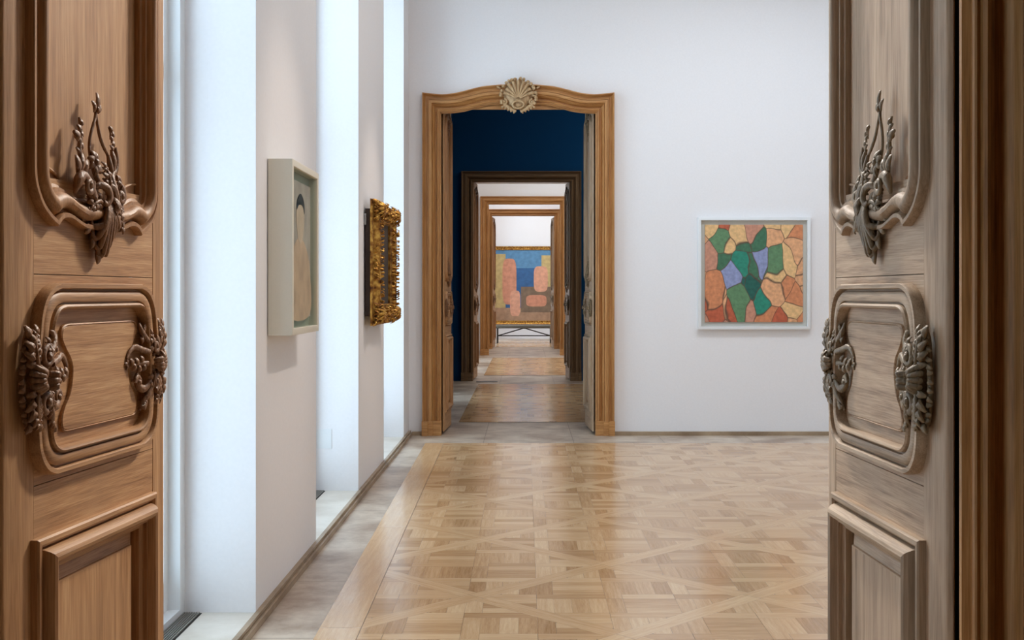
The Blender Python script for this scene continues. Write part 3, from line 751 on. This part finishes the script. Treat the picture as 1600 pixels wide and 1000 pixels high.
    # ---- side ornaments of the cartouche
    def side(m_):
        b = MB(lambda s, z, h: (tf(s, z, h * .8 if h > 0 else h) if m_ == 0 else tf(2 * CS - s - .012, z, h * .62 if h > 0 else h)))
        R_ = random.Random(11)
        # spine
        sp_ = [(.062, 1.306), (.052, 1.292), (.047, 1.262), (.042, 1.238), (.041, 1.212), (.046, 1.184), (.053, 1.158), (.064, 1.146)]
        b.tube([(x + .004, z, .005, .012) for x, z in sp_], k=1.4)
        b.acanthus([(.074, 1.240), (.060, 1.258), (.055, 1.280), (.064, 1.300)], .024, 6, .028)
        b.acanthus([(.074, 1.212), (.060, 1.196), (.060, 1.172), (.074, 1.152)], .024, 6, .028)
        b.acanthus([(.092, 1.244), (.104, 1.262), (.106, 1.284)], .017, 4, .030)
        b.acanthus([(.092, 1.208), (.106, 1.192), (.110, 1.170)], .017, 4, .030)
        for i, (x, z) in enumerate(cat(sp_, 2)):
            b.frond(x, z, PI + R_.uniform(-.5, .5), .013, .0055, .4, .016)
        b.frond(.056, 1.296, 2.5, .026, .008, -.8, .020); b.frond(.060, 1.156, -2.4, .022, .007, .6, .018)
        # small fan of flutes
        for i in range(7):
            a = math.radians(125 + 110 * i / 6)
            q1 = R_.uniform(.75, 1.05); b.tube([(.080 + .006 * math.cos(a), 1.226 + .006 * math.sin(a), .003, .044), (.080 + .020 * math.cos(a), 1.226 + .022 * math.sin(a) * q1, .0048, .048), (.080 + .036 * math.cos(a) * q1, 1.226 + .038 * math.sin(a) * q1, .0052, .034)], k=1.3)
        b.curl(.094, 1.262, .018, 1.1, PI / 2, .0065, .034, cw=1)
        b.curl(.092, 1.188, .018, 1.1, -PI / 2, .0065, .034, cw=-1)
        for (x, z, a, l) in ((.078, 1.236, -.2, .034), (.074, 1.224, -.1, .036), (.076, 1.212, .1, .032)):
            b.frond(x, z, a, l, .0070, .3, .044, k=1.1, ridge=.3)
        # tendrils across to the field
        b.tube([(.110, 1.268, .006, .028), (.130, 1.280, .007, .024), (.142, 1.295, .007, .018), (.143, 1.310, .004, .012)], k=1.1)
        b.tube([(.118, 1.250, .006, .03), (.148, 1.256, .007, .022), (.168, 1.262, .006, .016), (.186, 1.254, .005, .012), (.198, 1.240, .004, .010)], k=1.1)
        b.tube([(.112, 1.190, .006, .03), (.132, 1.176, .008, .024), (.150, 1.180, .009, .018), (.160, 1.196, .007, .014), (.152, 1.206, .005, .012)], k=1.1)
        b.tube([(.108, 1.180, .007, .03), (.120, 1.162, .008, .026), (.134, 1.148, .006, .018), (.142, 1.132, .004, .012)], k=1.1)
        b.curl(.154, 1.190, .013, 1.1, 0, .006, .016, cw=1)
        for i in range(6): b.frond(.128 + .010 * i, 1.226 + .003 * math.sin(i * 2), (.9 if i % 2 else -.9), .018, .0065, .3, .020 - .001 * i)
        b.tube([(.120, 1.226, .006, .026), (.160, 1.228, .005, .016), (.190, 1.228, .004, .010)], k=1)
        for i in range(5): b.frond(.194, 1.229, i * 2 * PI / 5, .012, .0045, .2, .009)
        for i in range(5): b.frond(.136, 1.296 - .007 * i, 2.4 - .4 * i, .017, .006, .5, .018)
        for i in range(6): b.frond(.126, 1.168 - .006 * i, -2.6 + .5 * i, .018, .006, .5, .020)
        b.build('carved_ornament', M[carve], root, ang=70)
    side(0); side(1)
    return root

leafL = make_leaf(-1); leafR = make_leaf(1, 'oak2_v', 'oak2_h', 'carved2', 'mould2', 'mould2_h')
def place_leaf(o, hinge, far, label):
    o.location = (hinge[0], hinge[1], 0)
    o.rotation_euler = (0, 0, math.atan2(far[1] - hinge[1], far[0] - hinge[0]))
    tag(o, label, 'door', 'carved oak door leaves')
place_leaf(leafL, (-.838, 1.897), (-.773, 2.567), 'large carved oak door leaf standing open at the left edge, nearest the camera')
place_leaf(leafR, (.677, 1.897), (.650, 2.567), 'large greyish carved oak door leaf standing open at the right, nearest the camera')
for (src, h, f_, lab) in (
        (leafL, (-.785, 11.50), (-.752, 12.16), 'oak door leaf open inside the left side of the arched doorway'),
        (leafR, (.660, 11.50), (.614, 12.16), 'pale oak door leaf open inside the right side of the arched doorway'),
        (leafL, (-.800, 18.58), (-.765, 19.25), 'narrowly seen door leaf inside the left of the dark blue-wall doorway'),
        (leafR, (.700, 18.58), (.655, 19.25), 'narrowly seen door leaf inside the right of the dark blue-wall doorway'),
        (leafL, (-.790, 29.20), (-.745, 29.86), 'far door leaf at the left of the innermost doorway before the bench'),
        (leafR, (.710, 29.20), (.66, 29.86), 'far door leaf at the right of the innermost doorway before the bench')):
    c = copy_tree(src); place_leaf(c, h, f_, lab)
    if 18 < h[1] < 20: c.scale = (1, 1, .965)

# floor grille by the dark doorway
g_ = MB(); g_.box(-.75, -.42, 18.20, 18.34, .001, .006)
tag(g_.build('floor_grille', M['metal'], smooth=False), 'narrow dark floor grille lying before the doorway in the blue wall', 'grille')

# ------------------------------------------------------------------ pictures
def canvas_mat(name, build):
    m, nt, b = newmat(name); b.inputs['Roughness'].default_value = .6
    build(nt, b); return m
def facets(nt, b):
    L = nt.links.new; tc = N(nt, 'ShaderNodeTexCoord')
    nz = N(nt, 'ShaderNodeTexNoise'); nz.inputs['Scale'].default_value = 2.2; ob = N(nt, 'ShaderNodeMapping'); ob.inputs['Scale'].default_value = (1.15, 0, .8); ob.inputs['Rotation'].default_value = (0, .6, 0); L(tc.outputs['Object'], ob.inputs[0]); L(ob.outputs[0], nz.inputs['Vector'])
    mx = N(nt, 'ShaderNodeMixRGB'); mx.inputs[0].default_value = .2; L(ob.outputs[0], mx.inputs[1]); L(nz.outputs['Color'], mx.inputs[2])
    v = N(nt, 'ShaderNodeTexVoronoi'); v.inputs['Scale'].default_value = 7.0; v.distance = 'EUCLIDEAN'; L(mx.outputs[0], v.inputs['Vector'])
    e = N(nt, 'ShaderNodeTexVoronoi', feature='DISTANCE_TO_EDGE'); e.inputs['Scale'].default_value = 7.0; L(mx.outputs[0], e.inputs['Vector'])
    sp = N(nt, 'ShaderNodeSeparateColor'); L(v.outputs['Color'], sp.inputs[0])
    warm = ramp(nt, [(0, srgb(206, 134, 92)), (.25, srgb(222, 166, 122)), (.5, srgb(184, 92, 62)), (.72, srgb(196, 140, 116)), (.88, srgb(226, 184, 130))], 'CONSTANT')
    green = ramp(nt, [(0, srgb(34, 132, 110)), (.22, srgb(62, 110, 82)), (.42, srgb(24, 92, 82)), (.6, srgb(94, 134, 96)), (.78, srgb(96, 84, 68)), (.9, srgb(140, 150, 190))], 'CONSTANT')
    L(sp.outputs[0], warm.inputs[0]); L(sp.outputs[1], green.inputs[0])
    # the greens gather round the upper middle of the canvas
    fl_ = N(nt, 'ShaderNodeVectorMath', operation='MULTIPLY'); fl_.inputs[1].default_value = (1, 0, 1); L(tc.outputs['Generated'], fl_.inputs[0])
    dm = N(nt, 'ShaderNodeVectorMath', operation='DISTANCE'); dm.inputs[1].default_value = (.08, .1, .15); L(v.outputs['Position'], dm.inputs[0])
    jit = N(nt, 'ShaderNodeMath', operation='MULTIPLY_ADD'); jit.inputs[1].default_value = .14; L(sp.outputs[2], jit.inputs[0]); L(dm.outputs['Value'], jit.inputs[2])
    lt = N(nt, 'ShaderNodeMath', operation='LESS_THAN'); lt.inputs[1].default_value = .325; L(jit.outputs[0], lt.inputs[0])
    c = N(nt, 'ShaderNodeMixRGB'); L(lt.outputs[0], c.inputs[0]); L(warm.outputs[0], c.inputs[1]); L(green.outputs[0], c.inputs[2])
    ed = ramp(nt, [(.0, (1, 1, 1)), (.035, (0, 0, 0))]); L(e.outputs['Distance'], ed.inputs[0])
    c2 = N(nt, 'ShaderNodeMixRGB'); L(ed.outputs[0], c2.inputs[0]); L(c.outputs[0], c2.inputs[1]); c2.inputs[2].default_value = (*srgb(86, 66, 52), 1)
    n2 = N(nt, 'ShaderNodeTexNoise'); n2.inputs['Scale'].default_value = 26; n2.inputs['Detail'].default_value = 5; L(tc.outputs['Generated'], n2.inputs['Vector'])
    r2 = ramp(nt, [(.3, (.72, .72, .72)), (.7, (1.1, 1.1, 1.1))]); L(n2.outputs['Fac'], r2.inputs[0])
    c3 = N(nt, 'ShaderNodeMixRGB', blend_type='MULTIPLY'); c3.inputs[0].default_value = 1; L(c2.outputs[0], c3.inputs[1]); L(r2.outputs[0], c3.inputs[2])
    L(c3.outputs[0], b.inputs['Base Color'])
M['canvas_facets'] = canvas_mat('faceted_colour_canvas', facets)
def patch_paint(name, base):
    def f(nt, b):
        L = nt.links.new; tc = N(nt, 'ShaderNodeTexCoord'); n2 = N(nt, 'ShaderNodeTexNoise'); n2.inputs['Scale'].default_value = 9; n2.inputs['Detail'].default_value = 5
        L(tc.outputs['Object'], n2.inputs['Vector']); r2 = ramp(nt, [(.3, tuple(c * .8 for c in base)), (.7, tuple(min(1, c * 1.15) for c in base))])
        L(n2.outputs['Fac'], r2.inputs[0]); L(r2.outputs[0], b.inputs['Base Color'])
    return canvas_mat(name, f)
def picture_box(name, w_, h_, rim, depth, recess, mat, inner_mat):
    """local frame: x across, z up (centred), face towards -y, back at y=0"""
    o = MB(); prof = [(0, 0), (0, depth - .001), (.06, depth), (.94, depth), (1, depth - .002), (1, depth - recess)]
    def R(m_): return [(-w_ / 2 + m_, h_ / 2 - m_), (w_ / 2 - m_, h_ / 2 - m_), (w_ / 2 - m_, -h_ / 2 + m_), (-w_ / 2 + m_, -h_ / 2 + m_)]
    o.tf = lambda a, z, h: (a, -h, z)
    o.loft(R(0), R(rim), prof, closed=True)
    return o, R
# the square canvas on the end wall of the first room
t = empty('framed_painting', (2.2, W1[0], 1.565)) 
# measured: frame 1088..1266 by 339..516 -> 1.09 m square
S1 = 162.0
fx0, fx1, fz1, fz0 = (1089.5 - 820) / S1, (1264.5 - 820) / S1, EYE + (458 - 340) / S1, EYE - (514.5 - 458) / S1
t.location = ((fx0 + fx1) / 2, W1[0], (fz0 + fz1) / 2)
o, R = picture_box('f', fx1 - fx0, fz1 - fz0, .030, .055, .035, None, None); o.build('frame', M['frame_white'], t)
M['mount'] = plain('pale_grey_mount', srgb(196, 196, 188), .7)
o = MB(lambda a, z, h: (a, -h, z)); o.box(-(fx1 - fx0) / 2 + .03, (fx1 - fx0) / 2 - .03, -(fz1 - fz0) / 2 + .03, (fz1 - fz0) / 2 - .03, .002, .018); o.build('mount', M['mount'], t, smooth=False)
o = MB(lambda a, z, h: (a, -h, z)); o.box(-.47, .47, -.468, .468, .018, .036); o.build('canvas', M['canvas_facets'], t, smooth=False)
tag(t, 'square painting of green and orange facets in a white frame on the end wall', 'painting')

# portrait-format picture on the first pier (faces +x)
t = empty('framed_painting', (WX + .003, 5.475, 1.570), PI / 2)
M['greige'] = plain('greige_lacquer', srgb(214, 208, 192), .45)
M['liner'] = plain('grey_green_liner', srgb(178, 178, 160), .6)
o, R = picture_box('f', .655, .77, .030, .107, .045, None, None); o.build('frame', M['greige'], t)
o = MB(lambda a, z, h: (a, -h, z)); o.box(-.30, .30, -.357, .357, .004, .064); o.build('liner', M['liner'], t, smooth=False)
o = MB(lambda a, z, h: (a, -h, z)); o.box(-.262, .262, -.312, .312, .064, .078)
cv = o.build('canvas', patch_paint('mauve_grey_paint', srgb(200, 180, 170)), t, smooth=False)
def blob(pts, col, nm, par, h0, n=5):
    o = MB(lambda a, z, h: (a, -h, z)); P_ = cat(pts, n, closed=True)
    o.loft(P_, P_, [(0, h0), (0, h0 + .0008)], closed=True); o.f.append([o.P(*p, h0 + .0008) for p in P_])
    return o.build(nm, col, par, smooth=False)
blob([(-.25, -.30), (-.25, -.05), (-.13, .02), (-.05, .05), (.05, .05), (.15, .01), (.24, -.08), (.25, -.30)], patch_paint('tan_paint', srgb(232, 190, 162)), 'tan_field', cv, .078)
blob([(-.04, .04), (-.09, .12), (-.085, .20), (0, .235), (.085, .20), (.09, .12), (.04, .04)], patch_paint('light_tan_paint', srgb(238, 204, 180)), 'oval_field', cv, .079)
blob([(-.09, .18), (-.08, .225), (0, .26), (.085, .225), (.095, .17), (.05, .205), (-.04, .205)], patch_paint('near_black_paint', srgb(44, 36, 34)), 'dark_field', cv, .080)
o = MB(lambda a, z, h: (a, -h, z)); o.box(-.297, .297, -.354, .354, .096, .098); o.build('glazing', M['pic_glass'], t, smooth=False)
tag(t, 'tan and mauve painting under glass in a greige box frame on the nearest pier', 'painting')

# gilded frame on the second pier, leaning slightly forward
t = empty('gilt_framed_painting', (-1.112, 8.70, 1.585), PI / 2 - math.radians(1.5))
tb = empty('x'); bpy.data.objects.remove(tb)
GWd, GHt = .95, .885
MB(lambda a, z, h: (a, -h, z)).box(-GWd / 2 + .02, GWd / 2 - .06, -.375, .375, .012, .052).build('backing_box', M['dark_brown'], t, smooth=False)
MB(lambda a, z, h: (a, -h, z)).box(-GWd / 2 + .004, -GWd / 2 + .02, .26, .34, .0, .022).build('hanging_bracket', plain('zinc_bracket', srgb(150, 150, 150), .4, .9), t, smooth=False)
gp = [(0, .050), (0, .060), (.05, .068), (.10, .070), (.14, .064), (.20, .066), (.30, .090), (.36, .112), (.44, .116), (.52, .112), (.58, .100), (.66, .088), (.76, .082), (.84, .082), (.88, .086), (.94, .084), (1, .078), (1, .06)]
o = MB(lambda a, z, h: (a + .0, -h, z))
rc = lambda m_: [(-GWd / 2 + m_, GHt / 2 - m_), (GWd / 2 - m_, GHt / 2 - m_), (GWd / 2 - m_, -GHt / 2 + m_), (-GWd / 2 + m_, -GHt / 2 + m_)]
o.loft(rc(0), rc(.15), gp, closed=True); fr = o.build('frame', M['gold'], t)
b = MB(lambda a, z, h: (a, -h, z)); R_ = random.Random(5)
for side_ in range(4):
    horiz = side_ % 2 == 0; Ln = (GWd if horiz else GHt)
    def pos(tp, off):     # along, inward offset
        if side_ == 0: return (-Ln / 2 + tp, GHt / 2 - off)
        if side_ == 1: return (GWd / 2 - off, GHt / 2 - tp)
        if side_ == 2: return (Ln / 2 - tp, -GHt / 2 + off)
        return (-GWd / 2 + off, -GHt / 2 + tp)
    tp = .03
    while tp < Ln - .03:
        x, z = pos(tp, R_.uniform(.068, .080)); ca = R_.uniform(0, 2 * PI)
        b.frond(x, z, ca, R_.uniform(.022, .036), R_.uniform(.005, .008), R_.uniform(-1.4, 1.4), .104, k=.8, ridge=.5)
        x, z = pos(tp, R_.uniform(.095, .118)); b.frond(x, z, R_.uniform(0, 6.3), .026, .006, R_.uniform(-1, 1), .085, k=.8, ridge=.5)
        x, z = pos(tp, .142); b.bead(x, z, .004, .090)
        if abs(tp - Ln / 2) < .12 or tp < .16 or tp > Ln - .16:
            x, z = pos(tp, R_.uniform(.02, .045)); b.frond(x, z, R_.uniform(0, 6.3), .032, .009, R_.uniform(-1, 1), .078, k=.9, ridge=.5)
        tp += .017
for sx in (-1, 1):
    for sz in (-1, 1):
        x, z = sx * (GWd / 2 - .075), sz * (GHt / 2 - .075)
        for i in range(10): b.frond(x, z, i * 2 * PI / 10 + .3, .062, .012, .6, .108, k=.9, ridge=.5)
        b.bead(x, z, .016, .114)
        b.frond(sx * (GWd / 2 - .03), sz * (GHt / 2 - .03), math.atan2(sz, sx), .04, .014, .3, .070, k=.9)
b.build('carved_foliage', M['gold'], fr, ang=70)
MB(lambda a, z, h: (a, -h, z)).box(-GWd / 2 + .14, GWd / 2 - .14, -GHt / 2 + .14, GHt / 2 - .14, .05, .062).build('canvas', patch_paint('dark_canvas_paint', srgb(52, 42, 34)), t, smooth=False)
tag(t, 'ornate carved gilt picture frame with dark canvas on the second white pier', 'painting')

# large painting at the end of the enfilade: plain colour fields
t = empty('gilt_framed_painting', (-.03, W5[0], 0))
S5 = 52.11
zt, zb = EYE + (458 - 391.5) / S5, EYE - (501.5 - 458) / S5
fw_, fb = .13, .10
tfp = lambda a, z, h: (a, -h, z)
hw = .93
def R5(m_): return [(-hw - .12 + m_, zt + .125 - m_), (hw + .12 - m_, zt + .125 - m_), (hw + .12 - m_, zb - .10 + m_), (-hw - .12 + m_, zb - .10 + m_)]
MB(tfp).loft(R5(0), R5(.11), [(0, 0), (0, .05), (.15, .07), (.3, .06), (.6, .045), (.8, .05), (1, .04), (1, .01)], closed=True).build('frame', M['gold'], t)
cv = MB(tfp).box(-hw - .02, hw + .02, zb - .01, zt + .01, .005, .02).build('canvas', patch_paint('sky_blue_paint', srgb(82, 128, 164)), t, smooth=False)
def field(x0, x1, y0, y1, col, nm, h, rnd=None):   # pixel frame of the photo turned into metres on the wall
    X = lambda px: (px - 820) / S5 + .03; Z = lambda py: EYE - (py - 458) / S5
    MB(tfp).box(X(x0), X(x1), Z(y1), Z(y0), .02, h).build(nm, col, cv, smooth=False)
sea = patch_paint('deep_sea_blue_paint', srgb(44, 88, 134)); sand = patch_paint('ochre_sand_paint', srgb(186, 162, 108))
sh_ = patch_paint('grey_brown_paint', srgb(118, 96, 76)); gnd = patch_paint('pinkish_ground_paint', srgb(164, 128, 100)); fl = patch_paint('flesh_rose_paint', srgb(196, 132, 104))
field(771, 868, 419, 482, sea, 'sea_field', .0208)
field(771, 790, 397, 488, sand, 'sand_field', .0216); field(846, 868, 399, 488, sand, 'sand_field', .0216)
field(771, 868, 481, 502, gnd, 'ground_field', .0224)
field(814, 868, 448, 488, sh_, 'step_field', .0232)
def oval(cx_, cy_, rx, ry, nm, m_, h, p=2.6):
    X = lambda px: (px - 820) / S5 + .03; Z = lambda py: EYE - (py - 458) / S5
    pts = []
    for i in range(28):
        a = 2 * PI * i / 28; c_, s_ = math.cos(a), math.sin(a)
        pts.append((X(cx_ + rx * math.copysign(abs(c_) ** (2 / p), c_)), Z(cy_ + ry * math.copysign(abs(s_) ** (2 / p), s_))))
    o = MB(tfp); o.loft(pts, pts, [(0, .02), (0, h)], closed=True); o.f.append([o.P(*q2, h) for q2 in pts]); o.build(nm, m_, cv, smooth=False)
lt = patch_paint('pale_rose_paint', srgb(208, 150, 122))
oval(796, 440, 11, 36, 'rose_field', fl, .0240, 4); oval(805, 474, 8, 20, 'rose_field', lt, .0244, 4)
oval(845, 436, 11, 20, 'rose_field', lt, .0244, 4); oval(838, 470, 16, 9, 'rose_field', fl, .0248, 4)
tag(t, 'large blue, ochre and rose painting in a gold frame on the far end wall', 'painting')

# bench before it
t = empty('bench', (-.02, 32.45, 0))
M['bench_seat'] = plain('grey_brown_leather', srgb(92, 88, 78), .5); M['bench_leg'] = plain('dark_bench_steel', srgb(48, 44, 40), .45, .6)
s_ = MB(); 
O = [(-.785, -.24), (.785, -.24), (.785, .24), (-.785, .24)]; I = [(-.74, -.20), (.74, -.20), (.74, .20), (-.74, .20)]
s_.loft(O, I, [(.5, .41), (.08, .42), (0, .445), (.02, .475), (.3, .488), (1, .492)], closed=True); s_.f.append([s_.P(*p, .492) for p in I]); s_.f.append([s_.P(o_[0] * .97, o_[1] * .95, .411) for o_ in O])
s_.build('seat', M['bench_seat'], t)
for sx in (-1, 1):
    for sy in (-1, 1):
        l = MB(); l.loft([(sx * .735, sy * .19), (sx * .75, sy * .2)], [(sx * .735, sy * .19), (sx * .75, sy * .2)], [(0, 0)]) if False else None
        l = MB(); x = sx * .725; y = sy * .19
        l.box(x - .018, x + .018, y - .018, y + .018, 0, .415); l.build('leg', M['bench_leg'], t, smooth=False)
for sy in (-1, 1):
    r = MB(lambda a, z, h: (a, sy * .19 + h, z)); r.box(-.71, .71, .195, .21, -.008, .008)
    for sx in (-1, 1): r.tube([(sx * .71, .205, .010), (sx * .03, .405, .010)], smooth=False)
    r.box(-.06, .06, .395, .415, -.01, .01); r.build('brace', M['bench_leg'], t, smooth=False)
tag(t, 'grey upholstered bench with dark cross-braced metal legs before the far painting', 'bench')
